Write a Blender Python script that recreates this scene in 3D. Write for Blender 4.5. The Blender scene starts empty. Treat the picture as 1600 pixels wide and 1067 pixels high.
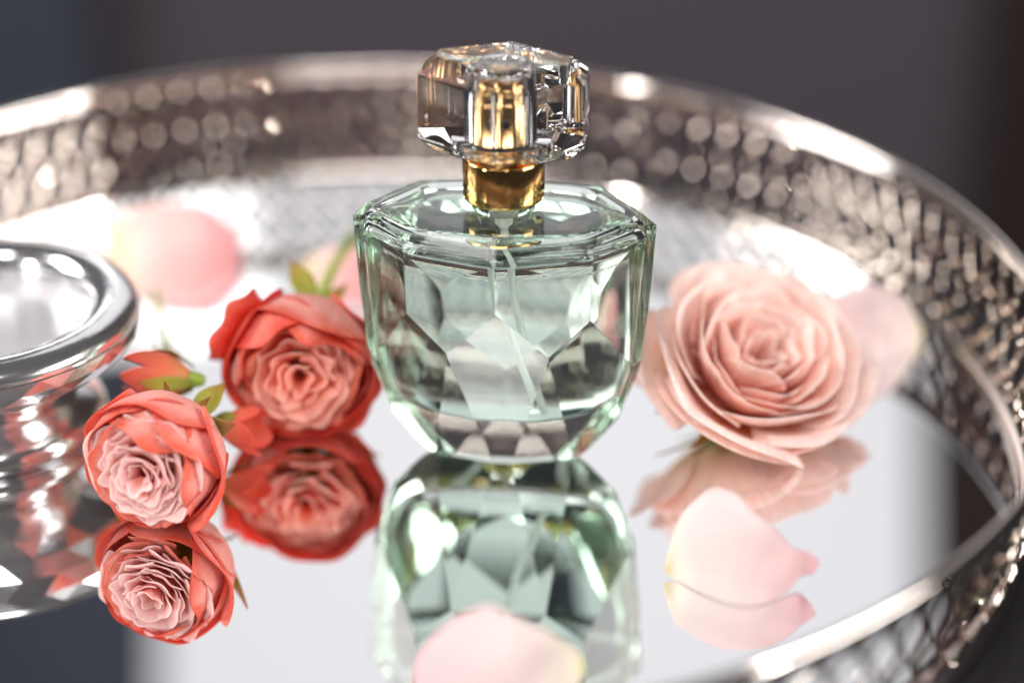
import bpy, bmesh, math, random
from mathutils import Vector, Matrix, Quaternion
DEBUG = False
U = 0.001                      # everything below is written in millimetres
R = math.radians
random.seed(7)
sc = bpy.context.scene
COL = sc.collection

# ------------------------------------------------------------------ camera, world, lights, exposure
cd = bpy.data.cameras.new('camera'); cam = bpy.data.objects.new('camera', cd); COL.objects.link(cam)
cam.location = (1.925*U, -456.76*U, 269.14*U)
cam.rotation_euler = (R(90-27.4816), 0, 0)
cd.sensor_width = 36; cd.lens = 74.25
cd.clip_start = 0.02; cd.clip_end = 50
cd.dof.use_dof = True; cd.dof.focus_distance = 0.498; cd.dof.aperture_fstop = 2.9
cd.dof.aperture_blades = 0
sc.camera = cam

w = bpy.data.worlds.new('World'); sc.world = w; w.use_nodes = True
w.node_tree.nodes['Background'].inputs[0].default_value = (0.50, 0.48, 0.53, 1)
w.node_tree.nodes['Background'].inputs[1].default_value = 0.06

def area(name, loc, target, sx, sy, radiance, col=(1, 1, 1), spread=180):
    l = bpy.data.lights.new(name, 'AREA'); l.shape = 'RECTANGLE'; l.size = sx; l.size_y = sy
    l.energy = radiance*math.pi*sx*sy; l.color = col; l.spread = R(spread)
    o = bpy.data.objects.new(name, l); COL.objects.link(o); o.location = loc
    o.rotation_euler = (Vector(target)-Vector(loc)).to_track_quat('-Z', 'Y').to_euler()
    return o
area('window_light', (0.0275, 1.17, 0.72), (0.03, -0.3, -0.1), 0.685, 0.98, 0.43, (0.985, 0.975, 1.0), 130)
area('back_left_lamp', (-0.36, 1.05, 0.41), (-0.10, 0.08, 0), 0.30, 0.20, 2.2, (1.0, 0.97, 0.94))
area('left_softbox', (-1.12, 0.22, 0.70), (-0.03, 0, 0.02), 0.48, 0.60, 16.0, (1.0, 0.97, 0.95))
area('right_softbox', (1.16, -0.34, 0.56), (0.03, 0, 0.02), 0.60, 0.56, 12.0, (1.0, 0.965, 0.94))
area('front_softbox', (-0.25, -0.95, 1.50), (0, 0, 0.02), 1.2, 0.5, 12.0, (1.0, 0.97, 0.95))
area('left_spot', (-0.98, -0.72, 0.44), (0, 0, 0.02), 0.09, 0.09, 230.0, (1.0, 0.96, 0.92))
area('right_spot', (0.98, -0.62, 0.42), (0, 0, 0.02), 0.08, 0.08, 200.0, (1.0, 0.95, 0.90))

sc.view_settings.view_transform = 'Standard'; sc.view_settings.look = 'None'
sc.view_settings.exposure = 0; sc.view_settings.gamma = 1
sc.render.engine = 'CYCLES'
cy = sc.cycles
cy.max_bounces = 22; cy.transmission_bounces = 18; cy.glossy_bounces = 12; cy.diffuse_bounces = 7
cy.transparent_max_bounces = 16; cy.caustics_reflective = True; cy.caustics_refractive = True
cy.blur_glossy = 0.3; cy.sample_clamp_indirect = 6.0
cy.use_adaptive_sampling = True; cy.adaptive_threshold = 0.02
cy.use_denoising = True
try: cy.denoiser = 'OPENIMAGEDENOISE'
except Exception: pass

# ------------------------------------------------------------------ helpers
def mesh_obj(name, verts, faces, mats, parent=None, smooth=False, uvs=None, fmat=None, scale=True):
    me = bpy.data.meshes.new(name)
    me.from_pydata([(x*U, y*U, z*U) for x, y, z in verts] if scale else verts, [], faces)
    if not isinstance(mats, (list, tuple)): mats = [mats]
    for m in mats: me.materials.append(m)
    if uvs:
        l = me.uv_layers.new(name='UVMap')
        for p in me.polygons:
            for li in p.loop_indices: l.data[li].uv = uvs[me.loops[li].vertex_index]
    if fmat:
        for p, k in zip(me.polygons, fmat): p.material_index = k
    if smooth:
        for p in me.polygons: p.use_smooth = True
    me.update()
    o = bpy.data.objects.new(name, me); COL.objects.link(o)
    if parent: o.parent = parent
    return o

def bm_obj(name, bm, mats, parent=None, smooth=False):
    me = bpy.data.meshes.new(name); bmesh.ops.scale(bm, vec=(U, U, U), verts=bm.verts); bm.to_mesh(me); bm.free()
    if not isinstance(mats, (list, tuple)): mats = [mats]
    for m in mats: me.materials.append(m)
    if smooth:
        for p in me.polygons: p.use_smooth = True
    o = bpy.data.objects.new(name, me); COL.objects.link(o)
    if parent: o.parent = parent
    return o

def empty(name, loc, rot=None):
    o = bpy.data.objects.new(name, None); COL.objects.link(o); o.empty_display_size = 0.01
    o.location = Vector(loc)*U
    if rot is not None: o.rotation_euler = rot
    return o

def tag(o, label=None, cat=None, group=None, kind=None):
    for k, v in (('label', label), ('category', cat), ('group', group), ('kind', kind)):
        if v: o[k] = v
    return o

def lathe(prof, n=96, closed=False, sy=None, mod=None):
    """prof: (r, z) list; returns verts, faces with outward normals for a profile running bottom to top outside"""
    V, F = [], []
    for k, (r, z) in enumerate(prof):
        for i in range(n):
            a = 2*math.pi*i/n; rr = r*(mod(a, k, z) if mod else 1)
            s = sy(k) if sy else 1
            V.append((rr*math.cos(a), rr*s*math.sin(a), z))
    m = len(prof)
    for k in range(m if closed else m-1):
        for i in range(n):
            a, b = k*n+i, k*n+(i+1) % n; k2 = (k+1) % m; F.append((a, b, k2*n+(i+1) % n, k2*n+i))
    return V, F

def tube(path, rad, n=10, caps=True):
    pts = [Vector(p) for p in path]; V, F = [], []
    up = Vector((0, 0, 1))
    for i, p in enumerate(pts):
        t = (pts[min(i+1, len(pts)-1)]-pts[max(i-1, 0)]).normalized()
        a = t.cross(up)
        if a.length < 1e-3: a = t.cross(Vector((1, 0, 0)))
        a.normalize(); b = t.cross(a)
        r = rad(i/(len(pts)-1)) if callable(rad) else rad
        for k in range(n):
            an = 2*math.pi*k/n; V.append(tuple(p+(a*math.cos(an)+b*math.sin(an))*r))
    for i in range(len(pts)-1):
        for k in range(n):
            F.append((i*n+k, i*n+(k+1) % n, (i+1)*n+(k+1) % n, (i+1)*n+k))
    if caps: F.append(tuple(range(n))[::-1]); F.append(tuple(range((len(pts)-1)*n, len(pts)*n)))
    return V, F

# ------------------------------------------------------------------ materials
def mat(name):
    m = bpy.data.materials.new(name); m.use_nodes = True
    nt = m.node_tree; nt.nodes.clear(); out = nt.nodes.new('ShaderNodeOutputMaterial'); return m, nt, out

def principled(name, col, rough=0.5, metal=0.0, bump=None, coat=0, noise_col=None):
    m, nt, out = mat(name); b = nt.nodes.new('ShaderNodeBsdfPrincipled'); nt.links.new(b.outputs[0], out.inputs[0])
    b.inputs['Base Color'].default_value = (*col, 1); b.inputs['Roughness'].default_value = rough; b.inputs['Metallic'].default_value = metal
    if coat: b.inputs['Coat Weight'].default_value = coat
    if bump or noise_col:
        tc = nt.nodes.new('ShaderNodeTexCoord'); n = nt.nodes.new('ShaderNodeTexNoise')
        nt.links.new(tc.outputs['Object'], n.inputs['Vector'])
        n.inputs['Scale'].default_value = bump[0] if bump else noise_col[0]; n.inputs['Detail'].default_value = 4
        if bump:
            bp = nt.nodes.new('ShaderNodeBump'); bp.inputs['Strength'].default_value = bump[1]; bp.inputs['Distance'].default_value = bump[2]
            nt.links.new(n.outputs[0], bp.inputs['Height']); nt.links.new(bp.outputs[0], b.inputs['Normal'])
        if noise_col:
            r = nt.nodes.new('ShaderNodeValToRGB'); r.color_ramp.elements[0].position = 0.35; r.color_ramp.elements[1].position = 0.65
            r.color_ramp.elements[0].color = (*noise_col[1], 1); r.color_ramp.elements[1].color = (*noise_col[2], 1)
            nt.links.new(n.outputs[0], r.inputs[0]); nt.links.new(r.outputs[0], b.inputs['Base Color'])
    return m

def glass(name, col, ior, rough=0.0):
    m, nt, out = mat(name); g = nt.nodes.new('ShaderNodeBsdfGlass'); nt.links.new(g.outputs[0], out.inputs[0])
    g.inputs['Color'].default_value = (*col, 1); g.inputs['IOR'].default_value = ior; g.inputs['Roughness'].default_value = rough
    return m

def petal_mat(name, stops, trans=0.35, rough=0.45, edge=None, vein=0.19, spread=0.30):
    """colour runs from the claw (v=0) to the lip (v=1) of each petal; fine veins along it"""
    m, nt, out = mat(name); L = nt.links
    uv = nt.nodes.new('ShaderNodeUVMap'); sp = nt.nodes.new('ShaderNodeSeparateXYZ'); L.new(uv.outputs[0], sp.inputs[0])
    no = nt.nodes.new('ShaderNodeTexNoise'); no.inputs['Scale'].default_value = 5; no.inputs['Detail'].default_value = 3
    oi = nt.nodes.new('ShaderNodeObjectInfo')
    ad = nt.nodes.new('ShaderNodeVectorMath'); ad.operation = 'ADD'
    mul = nt.nodes.new('ShaderNodeVectorMath'); mul.operation = 'SCALE'; mul.inputs['Scale'].default_value = 9
    cmb = nt.nodes.new('ShaderNodeCombineXYZ'); L.new(oi.outputs['Random'], cmb.inputs[0]); L.new(oi.outputs['Random'], cmb.inputs[1])
    L.new(cmb.outputs[0], mul.inputs[0]); L.new(uv.outputs[0], ad.inputs[0]); L.new(mul.outputs[0], ad.inputs[1]); L.new(ad.outputs[0], no.inputs['Vector'])
    ma = nt.nodes.new('ShaderNodeMath'); ma.operation = 'MULTIPLY_ADD'; ma.inputs[1].default_value = spread; ma.inputs[2].default_value = -spread/2
    L.new(no.outputs[0], ma.inputs[0])
    a2 = nt.nodes.new('ShaderNodeMath'); a2.operation = 'ADD'; L.new(sp.outputs['Y'], a2.inputs[0]); L.new(ma.outputs[0], a2.inputs[1])
    cr = nt.nodes.new('ShaderNodeValToRGB'); L.new(a2.outputs[0], cr.inputs[0])
    els = cr.color_ramp.elements
    els[0].position = stops[0][0]; els[0].color = (*stops[0][1], 1); els[1].position = stops[-1][0]; els[1].color = (*stops[-1][1], 1)
    for p, c in stops[1:-1]:
        e = els.new(p); e.color = (*c, 1)
    # veins
    mp = nt.nodes.new('ShaderNodeMapping'); mp.inputs['Scale'].default_value = (38, 2.2, 1); L.new(ad.outputs[0], mp.inputs[0])
    vn = nt.nodes.new('ShaderNodeTexNoise'); vn.inputs['Scale'].default_value = 1.0; vn.inputs['Detail'].default_value = 5; L.new(mp.outputs[0], vn.inputs['Vector'])
    hs = nt.nodes.new('ShaderNodeHueSaturation')
    m2 = nt.nodes.new('ShaderNodeMath'); m2.operation = 'MULTIPLY_ADD'; m2.inputs[1].default_value = vein*2; m2.inputs[2].default_value = 1-vein
    L.new(vn.outputs[0], m2.inputs[0]); L.new(m2.outputs[0], hs.inputs['Value']); L.new(cr.outputs[0], hs.inputs['Color'])
    b = nt.nodes.new('ShaderNodeBsdfPrincipled'); b.inputs['Roughness'].default_value = rough
    b.inputs['Specular IOR Level'].default_value = 0.35; b.inputs['Sheen Weight'].default_value = 0.15
    L.new(hs.outputs[0], b.inputs['Base Color'])
    bp = nt.nodes.new('ShaderNodeBump'); bp.inputs['Strength'].default_value = 0.25; bp.inputs['Distance'].default_value = 0.0004
    L.new(vn.outputs[0], bp.inputs['Height']); L.new(bp.outputs[0], b.inputs['Normal'])
    t = nt.nodes.new('ShaderNodeBsdfTranslucent'); L.new(hs.outputs[0], t.inputs['Color'])
    mx = nt.nodes.new('ShaderNodeMixShader'); mx.inputs[0].default_value = trans
    L.new(b.outputs[0], mx.inputs[1]); L.new(t.outputs[0], mx.inputs[2]); L.new(mx.outputs[0], out.inputs[0])
    return m

M = {}
M['mirror'] = principled('mirror', (0.93, 0.935, 0.945), 0.0, 1.0)
M['silver'] = principled('polished_silver', (0.83, 0.76, 0.71), 0.10, 1.0)
M['wire'] = principled('champagne_wire', (0.64, 0.55, 0.48), 0.05, 1.0)
M['gold'] = principled('gold', (0.86, 0.55, 0.20), 0.13, 1.0, bump=(900, 0.05, 0.0002))
M['gold_pale'] = principled('pale_gold', (0.82, 0.52, 0.24), 0.2, 1.0)
M['glass'] = glass('green_glass', (0.963, 0.986, 0.970), 1.5)
M['liq_side'] = glass('perfume_in_glass', (0.90, 0.966, 0.922), 1.36/1.5)
M['liq_top'] = glass('perfume_surface', (0.97, 0.99, 0.975), 1.36)
M['acrylic'] = glass('clear_acrylic', (1.0, 1.0, 1.0), 1.49)
M['plastic'] = principled('white_plastic', (0.75, 0.80, 0.78), 0.35)
M['dark'] = principled('nozzle_dark', (0.02, 0.012, 0.008), 0.5)
M['mercury'] = principled('silvered_glass', (0.94, 0.93, 0.94), 0.15, 0.94, bump=(120, 0.08, 0.002))
M['table'] = principled('black_lacquer', (0.012, 0.011, 0.013), 0.35)
M['wall'] = principled('mauve_wall', (0.078, 0.064, 0.080), 0.9)
M['wall_blue'] = principled('slate_curtain', (0.048, 0.055, 0.08), 0.9)
M['wall_dark'] = principled('brown_curtain', (0.022, 0.010, 0.008), 0.9)
M['guard'] = petal_mat('coral_guard_petal', [(0.0, (0.85, 0.55, 0.34)), (0.3, (0.94, 0.44, 0.35)), (0.78, (0.96, 0.48, 0.42)), (0.99, (0.86, 0.15, 0.08))], 0.40)
M['rosette'] = petal_mat('pink_rosette_petal', [(0.0, (0.92, 0.32, 0.22)), (0.45, (0.96, 0.52, 0.46)), (0.8, (0.97, 0.70, 0.67)), (1.0, (0.97, 0.78, 0.75))], 0.45)
M['mid'] = petal_mat('coral_edged_petal', [(0.0, (0.90, 0.42, 0.30)), (0.5, (0.93, 0.52, 0.44)), (0.85, (0.92, 0.46, 0.38)), (1.0, (0.86, 0.20, 0.12))], 0.42)
M['mid_b'] = petal_mat('coral_peach_petal', [(0.0, (0.88, 0.24, 0.12)), (0.5, (0.91, 0.40, 0.27)), (0.85, (0.92, 0.44, 0.32)), (1.0, (0.86, 0.18, 0.10))], 0.42)
M['guard_b'] = petal_mat('red_coral_petal', [(0.0, (0.85, 0.55, 0.30)), (0.35, (0.95, 0.40, 0.33)), (0.8, (0.93, 0.27, 0.21)), (1.0, (0.86, 0.12, 0.07))], 0.42)
M['rosette_b'] = petal_mat('peach_rosette_petal', [(0.0, (0.95, 0.20, 0.08)), (0.5, (0.96, 0.38, 0.26)), (0.9, (0.97, 0.56, 0.46)), (1.0, (0.97, 0.62, 0.53))], 0.45)
M['pale'] = petal_mat('pale_pink_petal', [(0.0, (0.92, 0.72, 0.40)), (0.28, (0.98, 0.56, 0.36)), (0.55, (0.99, 0.84, 0.78)), (1.0, (0.99, 0.88, 0.85))], 0.5)
M['outer'] = petal_mat('cream_backed_petal', [(0.0, (0.80, 0.68, 0.26)), (0.25, (0.95, 0.78, 0.48)), (0.5, (0.98, 0.78, 0.66)), (1.0, (0.99, 0.84, 0.80))], 0.48)
M['heart'] = petal_mat('apricot_heart_petal', [(0.0, (0.92, 0.50, 0.22)), (0.35, (0.97, 0.36, 0.24)), (0.66, (0.99, 0.74, 0.66)), (1.0, (0.99, 0.88, 0.84))], 0.5)
M['loose'] = petal_mat('loose_pink_petal', [(0.0, (0.92, 0.78, 0.16)), (0.035, (0.91, 0.84, 0.55)), (0.10, (0.92, 0.86, 0.74)), (0.30, (0.91, 0.81, 0.79)), (0.6, (0.91, 0.75, 0.75)), (1.0, (0.91, 0.60, 0.64))], 0.42, vein=0.07, spread=0.10)
M['loose_deep'] = petal_mat('deeper_pink_petal', [(0.0, (0.93, 0.85, 0.5)), (0.3, (0.95, 0.72, 0.68)), (1.0, (0.93, 0.42, 0.45))], 0.35, vein=0.04)
M['red'] = petal_mat('small_red_petal', [(0.0, (0.85, 0.45, 0.16)), (0.4, (0.90, 0.24, 0.12)), (1.0, (0.86, 0.13, 0.09))], 0.4)
M['sepal'] = petal_mat('green_sepal', [(0.0, (0.28, 0.31, 0.03)), (0.55, (0.42, 0.38, 0.05)), (0.85, (0.42, 0.24, 0.04)), (1.0, (0.40, 0.08, 0.03))], 0.3, vein=0.15)
M['stem'] = principled('stem_green', (0.24, 0.34, 0.03), 0.45)
M['dry'] = principled('dry_brown', (0.30, 0.09, 0.03), 0.6, noise_col=(300, (0.18, 0.05, 0.02), (0.45, 0.12, 0.03)))

# ------------------------------------------------------------------ setting: backdrop and table
def panel(name, x0, x1, z0, z1, y, m, thick=40, folds=0):
    n = 60 if folds else 1; V, F = [], []
    for k in range(n+1):
        x = x0+(x1-x0)*k/n; dy = folds*math.sin(k*1.35)+folds*.5*math.sin(k*.61+1) if folds else 0
        V += [(x, y+dy, z0), (x, y+dy, z1), (x, y+thick+dy, z0), (x, y+thick+dy, z1)]
    for k in range(n):
        a, b = 4*k, 4*k+4
        F += [(a, b, b+1, a+1), (a+2, a+3, b+3, b+2), (a+1, b+1, b+3, a+3), (a, a+2, b+2, b)]
    F += [(0, 1, 3, 2), (4*n, 4*n+2, 4*n+3, 4*n+1)]
    return tag(mesh_obj(name, V, F, m), kind='structure')
panel('wall', -395, 450, -900, 235, 1200, M['wall'])
panel('curtain_left', -1300, -335, -900, 1500, 1150, M['wall_blue'], 20, folds=12)
panel('curtain_right', 392, 1300, -900, 1500, 1150, M['wall_dark'], 20, folds=12)
TC = Vector((-36.45, 13.91, 0))
V, F = lathe([(0.01, -26), (196, -26), (199, -23), (199, -11), (197, -9), (0.01, -9)], 128)
tb = mesh_obj('table_top', V, F, M['table']); tb.location = TC*U; tag(tb, kind='structure')

# ------------------------------------------------------------------ tray
tray = empty('mirror_tray', (TC.x, TC.y, -8.9))
tag(tray, 'round silver mirror tray with woven wire lattice sides and polished rim', 'tray')
def tpart(name, prof, m, n=192, closed=False):
    V, F = lathe(prof, n, closed)
    return mesh_obj(name, [(x, y, z+8.9) for x, y, z in V], F, m, tray, True)
V, F = lathe([(163.2, -1.5), (163.2, 0)], 192); F.append(tuple(range(192, 384)))
mesh_obj('mirror', [(x, y, z+8.9) for x, y, z in V], F, M['mirror'], tray)
rp = [(159, -8.8), (167.6, -8.8), (168.4, -6), (168.4, 1.0), (167.9, 1.7), (166.6, 1.8), (165.5, 1.3), (165.0, 0.2), (164.8, -1.6), (159, -1.8)]
tpart('base_ring', rp, M['silver'], closed=True)
rim = []
for k in range(24):
    a = 2*math.pi*k/24; ca, sa = math.cos(a), math.sin(a)
    rim.append((172.6+1.5*math.copysign(abs(ca)**.8, ca), 33.0+2.7*math.copysign(abs(sa)**.7, sa)))
tpart('rim', rim, M['silver'], closed=True)
NW = 104; Z0, Z1, PITCH = 0.8, 31.5, 6.4
SEC = [(1, .35), (.72, 1), (-.72, 1), (-1, .35), (-1, -.35), (-.72, -1), (.72, -1), (1, -.35)]
def wire_mesh(sgn):
    da = math.pi/NW/PITCH; path = []
    n = 44
    for k in range(n+1):
        z = Z0+(Z1-Z0)*k/n; rad = 167.3+4.3*(z-Z0)/(Z1-Z0)+sgn*0.52*max(-1, min(1, 1.9*math.cos(math.pi*(z-3)/PITCH)))
        a = sgn*da*(z-Z0)
        path.append((rad*math.cos(a), rad*math.sin(a), z+8.9))
    V, F, k = [], [], 8
    P = [Vector(p) for p in path]
    for i, p in enumerate(P):
        t = (P[min(i+1, n)]-P[max(i-1, 0)]).normalized(); er = Vector((p.x, p.y, 0)).normalized()
        b = t.cross(er).normalized(); er = b.cross(t).normalized()
        over = max(0, sgn*math.cos(math.pi*(p.z-8.9-3)/PITCH))
        hw, ht = 0.56+0.50*over, 0.36+0.12*over
        for q in range(k):
            a = 2*math.pi*q/k; cu, cv = SEC[q]; V.append(tuple(p+b*hw*cu+er*ht*cv))
    for i in range(n):
        for q in range(k): F.append((i*k+q, (i+1)*k+q, (i+1)*k+(q+1) % k, i*k+(q+1) % k))
    return V, F
rnd0 = random.Random(5)
for sgn in (1, -1):
    V, F = wire_mesh(sgn); w0 = mesh_obj('wire', V, F, M['wire'], tray, False)
    for i in range(NW):
        o = w0 if i == 0 else w0.copy()
        if i: COL.objects.link(o); o.parent = tray
        o.rotation_euler = (0, 0, 2*math.pi*i/NW+rnd0.uniform(-.0012, .0012))

# ------------------------------------------------------------------ bottle
PL = [((0.13862,0.99015,-0.01980),20.5654),((0.81606,0.57665,-0.03902),26.9784),((0.0,0.98418,-0.17715),12.1645),
      ((0.14840,0.92748,-0.34317),7.2343),((0.40221,0.88821,-0.22205),13.6460),((0.99444,0.0,-0.10541),30.2132),
      ((0.82322,0.49393,-0.27989),20.7616),((0.0,0.89443,-0.44721),5.2905),((0.52981,0.66227,-0.52981),10.1533),
      ((0.84990,0.00000,-0.52694),19.5733),((0.59371,0.07125,-0.80152),10.7819),((0.34356,0.57260,-0.74438),7.7587),((0.09804,0.70028,0.70711),59.46),((0.57748,0.40806,0.70711),66.04)]
def plane(n, p):
    n = Vector(n).normalized(); return (tuple(n), n.dot(Vector(p)))
def cham(n, p):
    h = Vector((n[0], n[1], 0)).normalized(); return plane((h.x, h.y, 1), p)
# the front (towards the camera) is cut deeper than the back
PLB = [plane((.30, 1, -.05), (0, 22, 61.5)), plane((15.4, 14, -.9), (22, 15.4, 61.5)), plane((0, 1, -.33), (0, 21.9, 51)), plane((.58, 1, -.35), (13, 17.8, 40)),
       plane((.25, 1, -.40), (0, 16.0, 26)), PL[5], plane((1, .62, -.36), (31.8, 0, 23)), PL[7], PL[8], PL[9]]
NSIDE = len(PLB)
for q in (14, 43, 71):
    f = R(q); PLB.append(cham((math.sin(f)/36, math.cos(f)/21.7), (35.6*math.sin(f), 21.3*math.cos(f), 63.2)))
def polytope(planes, z0, z1, box=60, back=None):
    bm = bmesh.new(); bmesh.ops.create_cube(bm, size=1)
    for v in bm.verts: v.co = Vector((v.co.x*2*box, v.co.y*2*box, z0 if v.co.z < 0 else z1))
    seen = set()
    for sy in (1, -1):
        for (n, d) in (planes if sy > 0 or not back else back):
            for sx in (1, -1):
                m = (round(n[0]*sx, 5)+0.0, round(-n[1]*sy, 5)+0.0, n[2])
                if m in seen: continue
                seen.add(m); no = Vector(m).normalized()
                bmesh.ops.bisect_plane(bm, geom=bm.verts[:]+bm.edges[:]+bm.faces[:], plane_co=no*d, plane_no=no, clear_outer=True, dist=1e-4)
                ed = [e for e in bm.edges if len(e.link_faces) == 1]
                if ed: bmesh.ops.holes_fill(bm, edges=ed, sides=0)
                bmesh.ops.dissolve_degenerate(bm, dist=1e-3, edges=bm.edges[:])
    # rebuild as a clean hull of the corner points, flat facets merged
    bmesh.ops.remove_doubles(bm, verts=bm.verts, dist=0.12)
    hull = bmesh.new(); [hull.verts.new(v.co) for v in bm.verts]; bm.free(); bm = hull
    h = bmesh.ops.convex_hull(bm, input=bm.verts[:])
    bmesh.ops.delete(bm, geom=list({g for g in h['geom_interior']+h['geom_unused'] if isinstance(g, bmesh.types.BMVert)}), context='VERTS')
    bmesh.ops.dissolve_limit(bm, angle_limit=R(1.2), verts=bm.verts[:], edges=bm.edges[:])
    bmesh.ops.recalc_face_normals(bm, faces=bm.faces)
    if DEBUG: print('POLY', len(bm.verts), len(bm.faces), 'open', sum(1 for e in bm.edges if len(e.link_faces) != 2), bm.calc_volume(), [len(f.verts) for f in bm.faces])
    return bm
def bevel(bm, w, seg=2):
    bmesh.ops.bevel(bm, geom=bm.edges[:], offset=w, offset_type='OFFSET', segments=seg, profile=0.5, affect='EDGES', clamp_overlap=True)

bottle = empty('perfume_bottle', (0, 0, 0.05), (0, 0, R(-5)))
tag(bottle, 'faceted green glass perfume bottle with gold collar and clear octagonal cap', 'perfume bottle')
# cavity follows the facets 2.7 mm inside them, softly rounded; liquid up to LV
LV = 61.0
WALL = 1.8
SIDE = [(Vector((n[0]*sx, -n[1]*sy)), n[2], d) for sy in (1, -1) for n, d in (PL[:12] if sy < 0 else PLB[:NSIDE]) for sx in (1, -1)]
def cav_r(a, z, p=20):
    ca, sa = math.cos(a), math.sin(a); t = 0
    for n, nz, d in SIDE:
        q = n.x*ca+n.y*sa
        if q > 1e-3: t += (q/max(d-WALL-nz*z, 1))**p
    return t**(-1/p)*1.02
# (height used for the plan, fraction of that plan, z)
cav = [(15.5, 0.01, 13.6), (15.5, 0.3, 13.6), (15.5, .55, 13.7), (15.6, .75, 14.0), (16, .88, 14.7), (17, .955, 16.0), (18.6, .99, 18.4), (21, 1, 21), (25, 1, 25), (30, 1, 30), (35, 1, 35), (40, 1, 40), (46, 1, 46), (52, 1, 52), (57, 1, 57), (LV, .99, LV),
       (61, .975, 62.2), (61, .95, 63.2), (61, .91, 63.9), (61, .85, 64.3), (61, .6, 64.6), (61, .3, 64.8), (61, .01, 64.8)]
ncut = 15
NC = 160
def cav_verts(p0, p1):
    V = []
    for (h, f, z) in cav[p0:p1]:
        for i in range(NC):
            a = 2*math.pi*i/NC; r = cav_r(a, h)*f; V.append((r*math.cos(a), r*math.sin(a), z))
    return V
bm = polytope(PLB, 0, 67.5, back=PL)
bevel(bm, 0.6, 3)
OV = [tuple(v.co) for v in bm.verts]; bm.verts.index_update(); OF = [tuple(v.index for v in f.verts) for f in bm.faces]; bm.free()
CV = cav_verts(ncut, len(cav)); m = len(cav)-ncut; b0 = len(OV)
CF = [(b0+k*NC+(i+1) % NC, b0+k*NC+i, b0+(k+1)*NC+i, b0+(k+1)*NC+(i+1) % NC) for k in range(m-1) for i in range(NC)]
body = mesh_obj('glass_body', OV+CV, OF+CF, M['glass'], bottle)
for p in body.data.polygons[len(OF):]: p.use_smooth = True
LVV = cav_verts(0, ncut+1); m = ncut+1
LF = [(k*NC+i, k*NC+(i+1) % NC, (k+1)*NC+(i+1) % NC, (k+1)*NC+i) for k in range(m-1) for i in range(NC)]
# surface of the liquid: a small meniscus ring and the flat middle
r0 = ncut*NC; idx = len(LVV)
for f_, dz in ((0.965, -0.45), (0.9, -0.6)):
    LVV += [(x*f_, y*f_, z+dz) for x, y, z in LVV[r0:r0+NC]]
TF = [(r0+i, r0+(i+1) % NC, idx+(i+1) % NC, idx+i) for i in range(NC)]+[(idx+i, idx+(i+1) % NC, idx+NC+(i+1) % NC, idx+NC+i) for i in range(NC)]+[tuple(idx+NC+i for i in range(NC))]
liq = mesh_obj('liquid', LVV, LF+TF, [M['liq_side'], M['liq_top']], bottle, False, fmat=[0]*len(LF)+[1]*len(TF))
for p in liq.data.polygons:
    if len(p.vertices) < 9: p.use_smooth = True
# neck, collar, pump
V, F = lathe([(0.01, 67.6), (7.6, 67.6), (7.6, 70.1), (0.01, 70.1)], 64); mesh_obj('neck', V, F, M['glass'], bottle)
V, F = lathe([(0.01, 70.2), (9.3, 70.2), (9.62, 70.6), (9.65, 71.2), (9.65, 80.0), (9.5, 80.5), (9.1, 80.7), (7.0, 80.75)], 96)
collar = mesh_obj('collar', V, F, M['gold'], bottle, True)
V, F = lathe([(7.0, 81.3), (9.0, 81.3), (9.3, 81.6), (9.3, 84.2), (9.0, 84.6), (6.2, 84.7), (5.5, 84.9), (5.1, 85.2), (5.1, 95.0), (4.9, 95.5), (4.5, 95.7), (4.3, 95.9), (4.3, 97.6), (4.0, 98.0), (0.01, 98.0)], 96)
pump = mesh_obj('pump_button', V, F, M['gold_pale'], bottle, True)
V, F = lathe([(0.01, 0.5), (1.0, 0.5), (1.2, 0.3), (1.2, -1), (0.01, -1)][::-1], 24)
noz = mesh_obj('nozzle', V, F, M['dark'], pump, True); noz.rotation_euler = (R(90), 0, R(4)); noz.location = (0.0, -5.05*U, 91.2*U)
V, F = lathe([(0.01, 58.5), (1.3, 58.5), (1.4, 59), (1.4, 60.4), (2.1, 60.8), (2.2, 61.2), (2.2, 69.8), (0.01, 70)], 32); mesh_obj('pump_stem', V, F, M['plastic'], bottle, True)
path = [(0, 0, 59.5), (0.3, 0, 52), (1.5, -1, 44), (3.5, -1.5, 35), (6.2, -1.5, 26), (8.5, -1, 19), (9.6, -.5, 15.2)]
V, F = tube(path, 1.0, 14)
mesh_obj('dip_tube', V, F, M['plastic'], bottle, True)
# cap
CP = []
def addp(nx, ny, nz, p):
    n = Vector((nx, ny, nz)).normalized(); CP.append((tuple(n), n.dot(Vector(p))))
ct = 0.54
for (n, p) in (((ct, 1, 0), (0, 15.2, 0)), ((1, 0, 0), (19.3, 0, 0))):
    addp(*n, p); nn = Vector(n).normalized()
    addp(nn.x, nn.y, 1.05, (p[0], p[1], 100.8)); addp(nn.x, nn.y, -0.95, (p[0], p[1], 85.4))
bm = polytope(CP, 81.6, 104.6)
bevel(bm, 0.16, 2)
OV = [tuple(v.co) for v in bm.verts]; bm.verts.index_update(); OF = [tuple(v.index for v in f.verts) for f in bm.faces]; bm.free()
bore = [(0.01, 81.75), (9.7, 81.75), (9.9, 82.0), (9.9, 85.2), (9.6, 85.6), (6.6, 85.8), (6.3, 86.1), (6.3, 99.2), (6.0, 99.7), (5.2, 99.9), (0.01, 99.9)]
BV, BF = lathe(bore, 96); b0 = len(OV)
cap = mesh_obj('cap', OV+BV, OF+[tuple(b0+i for i in f[::-1]) for f in BF], M['acrylic'], bottle)
cap.rotation_euler = (0, 0, R(-5))
for p in cap.data.polygons[len(OF):]: p.use_smooth = True

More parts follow.
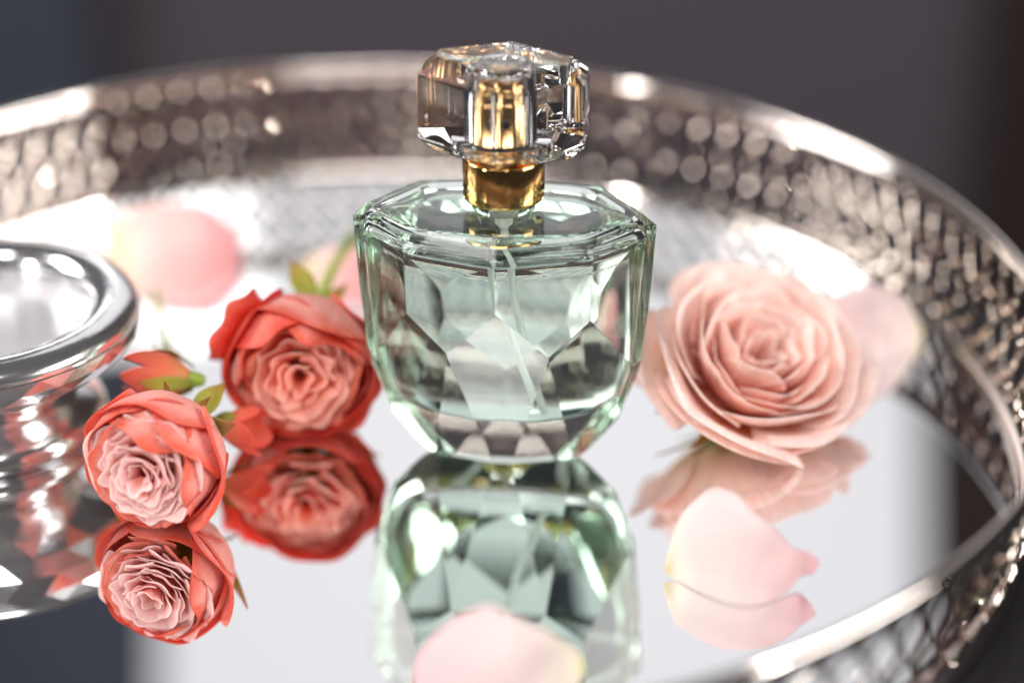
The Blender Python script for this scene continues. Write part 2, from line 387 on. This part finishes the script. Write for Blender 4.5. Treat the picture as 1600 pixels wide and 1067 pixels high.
# ------------------------------------------------------------------ petals and roses
def grid(fn, nu, nv):
    V, F, T = [], [], []
    for j in range(nv+1):
        for i in range(nu+1):
            u, v = -1+2*i/nu, j/nv; V.append(fn(u, v)); T.append((i/nu, v))
    for j in range(nv):
        for i in range(nu):
            a = j*(nu+1)+i; F.append((a, a+1, a+nu+2, a+nu+1))
    return V, F, T
def sheet(name, fn, nu, nv, m, parent, thick=0.32, sub=1):
    V, F, T = grid(fn, nu, nv)
    o = mesh_obj(name, V, F, m, parent, True, T)
    s = o.modifiers.new('thickness', 'SOLIDIFY'); s.thickness = thick*U; s.offset = 0
    if sub:
        ss = o.modifiers.new('smooth', 'SUBSURF'); ss.levels = sub; ss.render_levels = sub
    return o
rnd = random.Random(11)

def ball_petal(phi, wid, Rr, a0, a1, flare, ruf, notch=0.25, seed=0):
    """guard petal wrapped on a ball of radius Rr about the bud's middle (at height Rr)"""
    r = random.Random(seed); k1, k2, p1, p2 = r.uniform(3, 5), r.uniform(6, 9), r.uniform(0, 6), r.uniform(0, 6)
    fl = r.uniform(.6, 1.4)*flare
    def fn(u, v):
        top = 1-notch*abs(u)**2.6+0.05*math.sin(k1*u+p1)
        vv = v*top
        al = a0+(a1-a0)*vv
        wd = wid*(0.55+0.45*math.sin(min(1, vv*1.3)*math.pi/2))
        th = phi+u*wd
        roll = max(0, v-0.72)/0.28
        rr = Rr*(1+0.02*math.sin(k2*u+p2)*v)+fl*roll**2+ruf*roll*math.sin(k2*u+p1)
        al -= 0.10*fl*roll**2.5/1.5
        return (rr*math.sin(al)*math.cos(th), rr*math.sin(al)*math.sin(th), Rr-rr*math.cos(al))
    return fn

def inner_petal(phi, rho, half, zb, zt, lean, ruf, seed):
    r = random.Random(seed); k1, k2, p1, p2 = r.uniform(2.2, 3.6), r.uniform(5, 8), r.uniform(0, 6.28), r.uniform(0, 6.28)
    tw = r.uniform(-.25, .25)
    def fn(u, v):
        top = 1-0.22*abs(u)**2.4
        vv = v*top
        ang = min(1.5, half/max(rho, 1.2))
        th = phi+u*ang*(0.5+0.5*math.sin(min(1, v*1.4)*math.pi/2))
        e = v*v
        rr = rho*(0.55+0.45*v)+lean*max(0, v-0.55)**1.6*2.2+ruf*e*(math.sin(k1*u*1.6+p1)*.8+math.sin(k2*u+p2)*.35)+tw*u*half*.5*v
        z = zb+(zt-zb)*vv-abs(lean)*0.35*max(0, v-0.8)**2*8+ruf*.35*e*math.sin(k2*u*.8+p1)
        return (rr*math.cos(th), rr*math.sin(th), z)
    return fn

def sepal_fn(phi, length, wid, droop, r0=1.5, rise=0.3, seed=0):
    r = random.Random(seed); c = r.uniform(-.25, .25)
    def fn(u, v):
        wv = wid*math.sin(math.pi*(0.12+0.88*v)**0.8)*(1-v*.25) if v < 1 else 0.05
        d = r0+length*v
        th = phi+c*v
        z = rise*length*v-droop*length*v*v+0.12*wv*(1-u*u)
        return (d*math.cos(th)-u*wv*math.sin(th), d*math.sin(th)+u*wv*math.cos(th), z)
    return fn

def axis_rot(o, axis, spin=0):
    q = Vector(axis).to_track_quat('Z', 'Y') @ Quaternion((0, 0, 1), spin)
    o.rotation_mode = 'QUATERNION'; o.rotation_quaternion = q

def bud_rose(name, label, centre, axis, Rr, mg, mr, n_in, guards, seed, spin=0, sepals=((0, 10),), dome=(0.78, 0.42), cat='rose'):
    ax = Vector(axis).normalized(); base = Vector(centre)-ax*Rr
    e = empty(name, base); axis_rot(e, ax, spin); tag(e, label, cat)
    for k, (phi, wid, f, a1, fl, mm) in enumerate(guards):
        sheet('guard_petal', ball_petal(R(phi), R(wid), Rr*f, R(12), R(a1), fl, 0.5, seed=seed+k), 14, 12, mm or mg, e)
    r = random.Random(seed); mm_ = M['mid'] if mr is M['rosette'] else M['mid_b']
    for i in range(n_in):
        t = (i+.5)/n_in; rho = Rr*(0.07+0.83*t**0.62)
        zt = Rr+Rr*(dome[0]-dome[1]*(rho/Rr)**2)+r.uniform(-1, 1)*Rr*.075
        half = Rr*(0.24+0.26*t)*r.uniform(.75, 1.3)
        sheet('petal', inner_petal(i*2.39996+r.uniform(-.2, .2), rho, half, zt-Rr*0.40, zt, Rr*0.10*r.uniform(.3, 1.5), Rr*0.046*r.uniform(.6, 1.4), seed*100+i), 12, 7, (mm_ if t > .62 and r.random() < .7 else mr), e)
    V, F = lathe([(0.01, -3), (1.6, -2.6), (2.6, -1), (3.2, 1), (3.0, 2.5)], 20); mesh_obj('receptacle', V, F, M['stem'], e, True)
    for k, (phi, ln, *rest) in enumerate(sepals):
        sheet('sepal', sepal_fn(R(phi), ln, ln*.19, *(rest or (0.15,)), seed=k+seed), 6, 10, M['sepal'], e, 0.4)
    return e

# front bud
def guard_set(n1, n2, up, f0, seed, alt=None, hi=26):
    q = random.Random(seed); out = []
    for lay, (n, f) in enumerate(((n1, 0.955), (n2, 0.998), (n2, 1.038))):
        for k in range(n):
            ph = 360*k/n+lay*41+q.uniform(-8, 8)
            out.append((ph, q.uniform(52, 66), f+k*.0075, f0-lay*7+hi*max(0, math.cos(R(ph-up)))+q.uniform(-6, 6), 0.9+.6*lay, alt if (alt and q.random() < .4) else None))
    return out
roseA = bud_rose('coral_rose_bud', 'coral rose bud with ruffled pale pink heart, foremost flower on the left', (-81.5, -29.6, 16.0), (-0.22, -0.88, 0.08), 15.6, M['guard'], M['rosette'], 60, guard_set(5, 4, 50, 116, 5), 3,
                 sepals=((60, 13, 0.1), (100, 15, -.2), (150, 14, 0.1), (20, 20, -.35), (-60, 9, .4)))
# second coral rose
g = guard_set(5, 5, 95, 118, 9, M['guard'], 24)+[(150, 30, 1.12, 112, 3.5, M['red'])]
roseB = bud_rose('coral_rose', 'deep coral rose with peach heart between the bud and the bottle', (-51.0, 13.5, 18.0), (0.05, -0.95, 0.12), 17.6, M['guard_b'], M['rosette_b'], 34, g, 21,
                 sepals=((70, 15, -.3), (110, 17, -.5), (190, 10, .3), (-40, 10, .3)), dome=(0.72, 0.5))
V, F = tube([(-51, 29, 17), (-49.5, 45, 20), (-46.5, 65, 21.5), (-42.5, 88, 20)], lambda t: 1.5-.2*t, 10)
o = mesh_obj('stem', V, F, M['stem'], roseB, True); bpy.context.view_layer.update(); o.matrix_parent_inverse = roseB.matrix_world.inverted()

def leaf(parent, p0, p1, wid, bend, name='leaf', m=None):
    p0, p1 = Vector(p0), Vector(p1); t = (p1-p0); ln = t.length; t.normalize()
    side = t.cross(Vector((0, -0.9, 0.45))).normalized(); nrm = side.cross(t).normalized()
    def fn(u, v):
        wv = wid*max(0.02, math.sin(math.pi*min(1, v**.85)))*(1.15-.5*v)
        p = p0+t*ln*v+side*u*wv+nrm*(bend*math.sin(math.pi*v)+0.35*wv*u*u+.25*math.sin(9*v+3*u))
        return tuple(p)
    o = sheet(name, fn, 6, 12, m or M['sepal'], parent, 0.4)
    bpy.context.view_layer.update(); o.matrix_parent_inverse = parent.matrix_world.inverted()
    return o
leaf(roseA, (-75.6, -12.6, 17.0), (-68.0, -3.0, 22.0), 3.2, 1.0)
leaf(roseB, (-48.5, 31.8, 27), (-56.2, 41.0, 34), 3.4, 1.2)
leaf(roseB, (-50, 30, 22), (-41, 42, 27), 2.6, 1.2)

# big pale rose
def open_petal(phi, rt, zt, half, curl, ruf, seed):
    r = random.Random(seed); k1, k2, p1, p2 = r.uniform(2, 3.4), r.uniform(5, 7.5), r.uniform(0, 6.28), r.uniform(0, 6.28); tw = r.uniform(-.12, .12)
    def fn(u, v):
        top = 1-0.26*abs(u)**3.2
        vv = v*top
        ang = min(1.45, half/max(rt*.9, 2))
        th = phi+u*ang*(0.35+0.65*math.sin(min(1, v*1.25)*math.pi/2))
        roll = max(0, v-0.70)/0.30
        rr = 1.2+(rt-1.2)*math.sin(vv*math.pi/2)**0.85+curl*roll**2+ruf*v*v*(math.sin(k1*u*1.5+p1)+.25*math.sin(k2*u+p2))+tw*u*half*v
        z = zt*vv**1.25-curl*0.75*roll**2.6+ruf*.5*v*v*math.sin(k2*u+p1)
        return (rr*math.cos(th), rr*math.sin(th), z)
    return fn
roseC = empty('pale_pink_rose', (60, 22, 5.0)); axis_rot(roseC, (0.28, -0.40, 0.87)); roseC.scale = (0.98, 0.98, 0.86); tag(roseC, 'large open pale pink rose with apricot heart to the right of the bottle', 'rose')
LAY = [(5, 28.0, 20.5, 21, 3.0), (6, 26.5, 25, 18.5, 2.8), (6, 23, 28, 16, 2.4), (7, 18.3, 30, 13.5, 1.9), (6, 14.5, 30, 11.5, 1.6), (6, 10.8, 29, 9, 1.3), (6, 7.4, 27.5, 6.5, 1.0), (5, 4.2, 26, 4.5, .6)]
for li, (n, rt, zt, half, curl) in enumerate(LAY):
    for k in range(n):
        sd = li*50+k; q = random.Random(sd)
        sheet('petal', open_petal(2*math.pi*(k+q.uniform(-.18, .18))/n+li*.55, rt*q.uniform(.95, 1.05), zt*q.uniform(.90, 1.07), half*q.uniform(.85, 1.2), curl*q.uniform(.3, 1.6), 0.8+.6*q.random(), sd), 14, 10, M['heart'] if li >= 3 else M['outer'] if li == 0 else M['pale'], roseC)
V, F = lathe([(0.01, -5), (1.5, -4.6), (2.8, -2.5), (3.4, 0), (3.0, 2.5)], 20); mesh_obj('receptacle', V, F, M['stem'], roseC, True)
for k, ph in enumerate((165, 215, 262, 310, 100)):
    sheet('sepal', sepal_fn(R(ph), 24, 3.4, .10-.08*(k % 3), 2, .10, k), 6, 10, M['sepal'], roseC, 0.4)

# small buds lying by the front bud
def small_bud(name, label, loc, axis, ln, rad, open_, seed, sep):
    e = empty(name, loc); axis_rot(e, axis, seed); tag(e, label, 'rosebud')
    for k in range(5):
        ph = k*2.513; q = random.Random(seed*10+k)
        o_ = open_*q.uniform(.5, 1.3)
        def fn(u, v, ph=ph, o_=o_):
            vv = v*(1-.3*abs(u)**2)
            rr = rad*math.sin(math.pi*min(1, .12+.70*vv))+o_*vv**2
            th = ph+u*1.05*(1-.45*v)
            return (rr*math.cos(th), rr*math.sin(th), ln*vv)
        sheet('petal', fn, 8, 8, M['red'], e, 0.35)
    for k in range(sep):
        def fs(u, v, k=k):
            th0 = k*2*math.pi/sep+.4; wv = 1.9*math.sin(math.pi*(.15+.85*v))**.7 if v < 1 else .05
            rr = rad*1.12*math.sin(math.pi*min(1, .15+.55*v))+2.5*v**2*(1 if k % 2 else .2)
            return (rr*math.cos(th0)-u*wv*math.sin(th0), rr*math.sin(th0)+u*wv*math.cos(th0), ln*.75*v-1)
        sheet('sepal', fs, 4, 8, M['sepal'], e, 0.35)
    V, F = lathe([(0.01, -4), (1.2, -3.6), (1.9, -2), (2.0, 0), (1.6, 1.5)], 16); mesh_obj('receptacle', V, F, M['stem'], e, True)
    return e
small_bud('rosebud', 'small closed red rosebud lying behind the front coral bud', (-78, 4, 19), (-0.92, 0.05, 0.10), 17, 5.6, 1.2, 4, 3)
small_bud('rosebud', 'small half open red rosebud between the two coral roses', (-71, -1, 8.5), (0.9, -0.25, 0.05), 12, 4.2, 4.5, 8, 2)
dry = empty('withered_bud', (-89.5, 46, 0)); tag(dry, 'tiny withered brown bud on a thin stem near the candle holder', 'withered bud')
V, F = lathe([(0.01, -4), (1.5, -3), (2.6, 0), (2.2, 2.5), (1.0, 4), (0.01, 4.6)], 20, mod=lambda a, k, z: 1+.15*math.sin(5*a)); o = mesh_obj('hip', V, F, M['dry'], dry, True); o.location = (0, 0, 2.9*U); o.rotation_euler = (R(70), R(20), 0)
V, F = tube([(-1, 3, 3.5), (-4, 12, 5), (-7, 22, 7), (-9, 30, 8)], .8, 8); mesh_obj('stem', V, F, M['stem'], dry, True)

# loose petals: Bezier sheets
PATCH = {
'BC': [[(34.6,43.3,1.0),(39.6,40.6,0.5),(44.7,40.6,0.5),(51.9,45.1,1.0)],[(33.7,45.0,4.0),(39.5,41.2,6.0),(46.3,41.2,6.0),(52.8,46.8,4.0)],[(34.8,50.4,6.0),(39.7,46.5,10.0),(46.5,46.5,10.0),(53.0,50.4,6.0)],[(36.7,54.2,7.0),(39.9,52.0,12.0),(46.8,52.0,12.0),(52.2,52.2,8.0)]],
'LC': [[(-59.3,83.9,1.0),(-52.5,78.8,0.5),(-45.3,78.8,0.5),(-36.5,83.9,1.0)],[(-60.5,88.1,3.0),(-52.7,84.1,6.0),(-43.6,84.1,6.0),(-35.7,88.1,3.0)],[(-59.1,94.6,6.0),(-52.2,90.5,10.0),(-43.9,90.5,10.0),(-35.9,92.5,6.0)],[(-57.4,96.9,8.0),(-51.9,99.3,12.0),(-44.4,99.3,12.0),(-37.0,96.9,8.0)]],
}
def bez(t): return ((1-t)**3, 3*t*(1-t)**2, 3*t*t*(1-t), t**3)
def loose(key, label, m, flip=False, seed=0, ruf=0.8, lip=0):
    P = PATCH[key]; n = 26; V, F, T = [], [], []; r = random.Random(seed); ph = [r.uniform(0, 6.28) for _ in range(4)]
    for j in range(n+1):
        for i in range(n+1):
            s, t = i/n, j/n; bs, bt = bez(s), bez(t); p = Vector((0, 0, 0))
            for a in range(4):
                for b in range(4): p += Vector(P[a][b])*(bt[a]*bs[b])
            ed = max(abs(2*s-1), abs(2*t-1))**6
            p.z += ruf*ed*(math.sin(17*s+ph[0])*math.sin(13*t+ph[1])+.6*math.sin(31*(s+t)+ph[2]))
            p.y += ruf*.6*ed*math.sin(23*(s-t)+ph[3])
            k = max(0, (s-.86)/.14)*lip; p += Vector((-2.2*k*k, -1.0*k*k, 2.4*k*k*(.4+t)))
            p.z = max(p.z, 0.17)
            V.append(tuple(p)); T.append((t, 1-s if flip else s))
    for j in range(n):
        for i in range(n):
            a = j*(n+1)+i; F.append((a, a+1, a+n+2, a+n+1))
    c = Vector((sum(v[0] for v in V)/len(V), sum(v[1] for v in V)/len(V), 0))
    o = mesh_obj('rose_petal', [tuple(Vector(v)-c) for v in V], F, m, None, True, T); o.location = c*U
    s_ = o.modifiers.new('thickness', 'SOLIDIFY'); s_.thickness = 0.32*U; s_.offset = 0
    ss = o.modifiers.new('smooth', 'SUBSURF'); ss.levels = 1; ss.render_levels = 1
    return tag(o, label, 'petal')
EDGE = {   # upper edge and the edge resting on the mirror
'R': ([(36.7, -55.6, 3.0), (38.1, -54.2, 9.0), (40.3, -53.0, 15.0), (46.1, -52.0, 21.0), (51.9, -54.7, 21.0), (57.3, -59.0, 18.0), (63.6, -62.2, 13.0), (67.9, -60.2, 10.0), (70.9, -59.8, 7.0)],
      [(36.8, -55.4, 1.5), (39.4, -56.6, 0.2), (43.0, -61.0, 0.2), (47.7, -64.5, 0.2), (53.2, -67.0, 0.2), (58.2, -66.5, 0.2), (63.0, -62.2, 0.5), (66.6, -58.8, 2.0), (69.5, -60.2, 4.0)]),
'F': ([(-18.4, -97.1, 5.0), (-17.4, -95.6, 8.0), (-12.7, -96.0, 14.0), (-7.3, -94.9, 18.0), (-2.7, -95.2, 19.0), (3.2, -97.2, 18.0), (8.6, -96.0, 14.0), (14.0, -93.6, 9.0), (16.8, -92.3, 4.0)],
      [(-18.8, -97.7, 3.0), (-16.6, -103.8, 1.0), (-11.2, -109.1, 0.2), (-5.9, -112.3, 0.2), (-0.7, -113.3, 0.2), (4.5, -112.3, 0.2), (9.8, -107.0, 0.2), (14.6, -99.9, 0.5), (17.1, -93.0, 2.0)]),
'BL': ([(-119.2, 114.1, 2.0), (-118.6, 117.0, 8.0), (-112.1, 117.6, 14.0), (-104.0, 115.5, 17.0), (-96.1, 114.1, 18.0), (-88.5, 113.1, 17.0), (-83.1, 112.9, 13.0), (-79.6, 112.3, 7.0), (-78.6, 109.7, 3.0)],
       [(-118.6, 112.8, 0.5), (-112.7, 102.4, 0.2), (-105.4, 91.8, 0.2), (-98.3, 87.6, 0.2), (-91.8, 87.2, 0.2), (-86.5, 88.8, 0.2), (-82.6, 94.7, 0.2), (-79.8, 102.2, 0.3), (-78.2, 110.4, 1.0)]),
'BR': ([(85.2, 50.5, 4.0), (86.1, 54.0, 10.0), (88.6, 55.7, 15.0), (94.6, 56.6, 18.0), (100.9, 58.2, 18.0), (106.3, 58.4, 16.0), (110.3, 59.8, 12.0), (113.2, 61.9, 7.0), (114.6, 60.0, 4.0)],
       [(85.7, 49.7, 0.5), (88.3, 45.9, 0.2), (92.4, 44.4, 0.2), (96.8, 44.8, 0.2), (101.4, 46.6, 0.2), (106.3, 50.3, 0.2), (110.5, 54.8, 0.2), (113.9, 59.3, 0.4), (115.7, 62.2, 1.5)]),
}
def catmull(P, s):
    n = len(P)-1; x = min(s*n, n-1e-6); i = int(x); t = x-i
    q = [Vector(P[max(0, min(n, i+k))]) for k in (-1, 0, 1, 2)]
    return 0.5*((2*q[1])+(q[2]-q[0])*t+(2*q[0]-5*q[1]+4*q[2]-q[3])*t*t+(3*q[1]-q[0]-3*q[2]+q[3])*t**3)
def thin_petal(key, label, m, flip=False, seed=0, bulge=1.3, curl=1.6):
    top, bot = EDGE[key]; n, k = 44, 24; V, F, T = [], [], []; r = random.Random(seed); ph = [r.uniform(0, 6.28) for _ in range(6)]
    for j in range(k+1):
        for i in range(n+1):
            s, t = i/n, j/k
            p = catmull(bot, s).lerp(catmull(top, s), t)
            env = math.sin(math.pi*s)**.6
            p += Vector((0, -.75, .66))*bulge*math.sin(math.pi*t*.9)*env*(1+.35*math.sin(5*s+ph[0]))
            p += Vector((0, -.6, .8))*0.28*math.sin(11*s+2.5*t+ph[1])*env*t             # soft creases along the petal
            up = max(0, (t-.78)/.22)**2                                               # the free lip rolls back
            p += Vector((0, 1.0, -.35))*curl*up*(.6+.4*math.sin(6*s+ph[2]))*env
            p += Vector((.25, .3, 1))*.30*up*(math.sin(27*s+ph[3])+.6*math.sin(45*s+ph[4]))*env
            lo = max(0, (.2-t)/.2)**2; p.y += lo*.45*math.sin(19*s+ph[5])
            p.z = max(p.z, 0.17); V.append(tuple(p)); T.append((t, 1-s if flip else s))
    for j in range(k):
        for i in range(n):
            a = j*(n+1)+i; F.append((a, a+1, a+n+2, a+n+1))
    c = Vector((sum(v[0] for v in V)/len(V), sum(v[1] for v in V)/len(V), 0))
    o = mesh_obj('rose_petal', [tuple(Vector(v)-c) for v in V], F, m, None, True, T); o.location = c*U
    s_ = o.modifiers.new('thickness', 'SOLIDIFY'); s_.thickness = 0.28*U; s_.offset = 0
    return tag(o, label, 'petal')
thin_petal('R', 'pale pink fallen petal with yellow base in front of the large pale rose', M['loose'], False, 1)
thin_petal('F', 'pale pink fallen petal in front of the perfume bottle at the near edge', M['loose'], True, 2, 2.0)
thin_petal('BL', 'deeper pink fallen petal behind the silver candle holder', M['loose_deep'], False, 3, 2.0)
thin_petal('BR', 'pale petal leaning behind the right side of the large pale rose', M['loose'], True, 4)
loose('BC', 'small pink petal peeking out between the bottle and the large pale rose', M['loose_deep'], True, 5)
loose('LC', 'whitish petal behind the deep coral rose, just left of the bottle', M['loose_deep'], False, 6)

# ------------------------------------------------------------------ candle holder
ch = empty('candle_holder', (-133, 15, 0.05)); ch.scale = (1.07, 1.07, 1.03); tag(ch, 'silvered glass candle holder with wide ribbed bowl at the left edge', 'candle holder')
foot = [(0.01, 0.3), (25, 0.3), (27.6, 0.6), (28.8, 2.0), (28.6, 4.0), (26.5, 6.4), (22.6, 8.6), (20.2, 10.4), (19.6, 12.2), (20.2, 13.6)]
V, F = lathe(foot, 128); mesh_obj('foot', V, F, M['mercury'], ch, True)
# cut outer bowl: staggered flat diamonds
cut = [(20.2, 13.6), (23.6, 15.0), (28.6, 17.6), (33.0, 20.4), (36.6, 23.6), (38.8, 27.0), (38.9, 30.0)]
NB = 26; V, F = [], []
for k, (r_, z_) in enumerate(cut):
    for i in range(NB):
        a_ = 2*math.pi*(i+.5*(k % 2))/NB; V.append((r_*math.cos(a_), r_*math.sin(a_), z_))
for k in range(len(cut)-1):
    for i in range(NB):
        a_, b_, c_, d_ = k*NB+i, k*NB+(i+1) % NB, (k+1)*NB+i, (k+1)*NB+(i+1) % NB
        F += [(a_, b_, c_), (b_, d_, c_)] if k % 2 == 0 else [(a_, d_, c_), (a_, b_, d_)]
mesh_obj('bowl', V, F, M['mercury'], ch)
lip = [(38.3, 29.6), (38.4, 31.2), (37.2, 33.0), (35.0, 34.2), (32.2, 34.5), (29.6, 33.8), (27.8, 32.2), (26.8, 29.4), (26.2, 25), (26.0, 22.2)]
V, F = lathe(lip, 160); mesh_obj('bowl_lip', V, F, M['mercury'], ch, True)
V, F = lathe([(26.2, 22.4), (20, 22.0), (0.01, 21.8)], 96); mesh_obj('cup_floor', V, F, principled('frosted_silver', (0.62, 0.61, 0.64), 0.45, 0.6), ch, True)
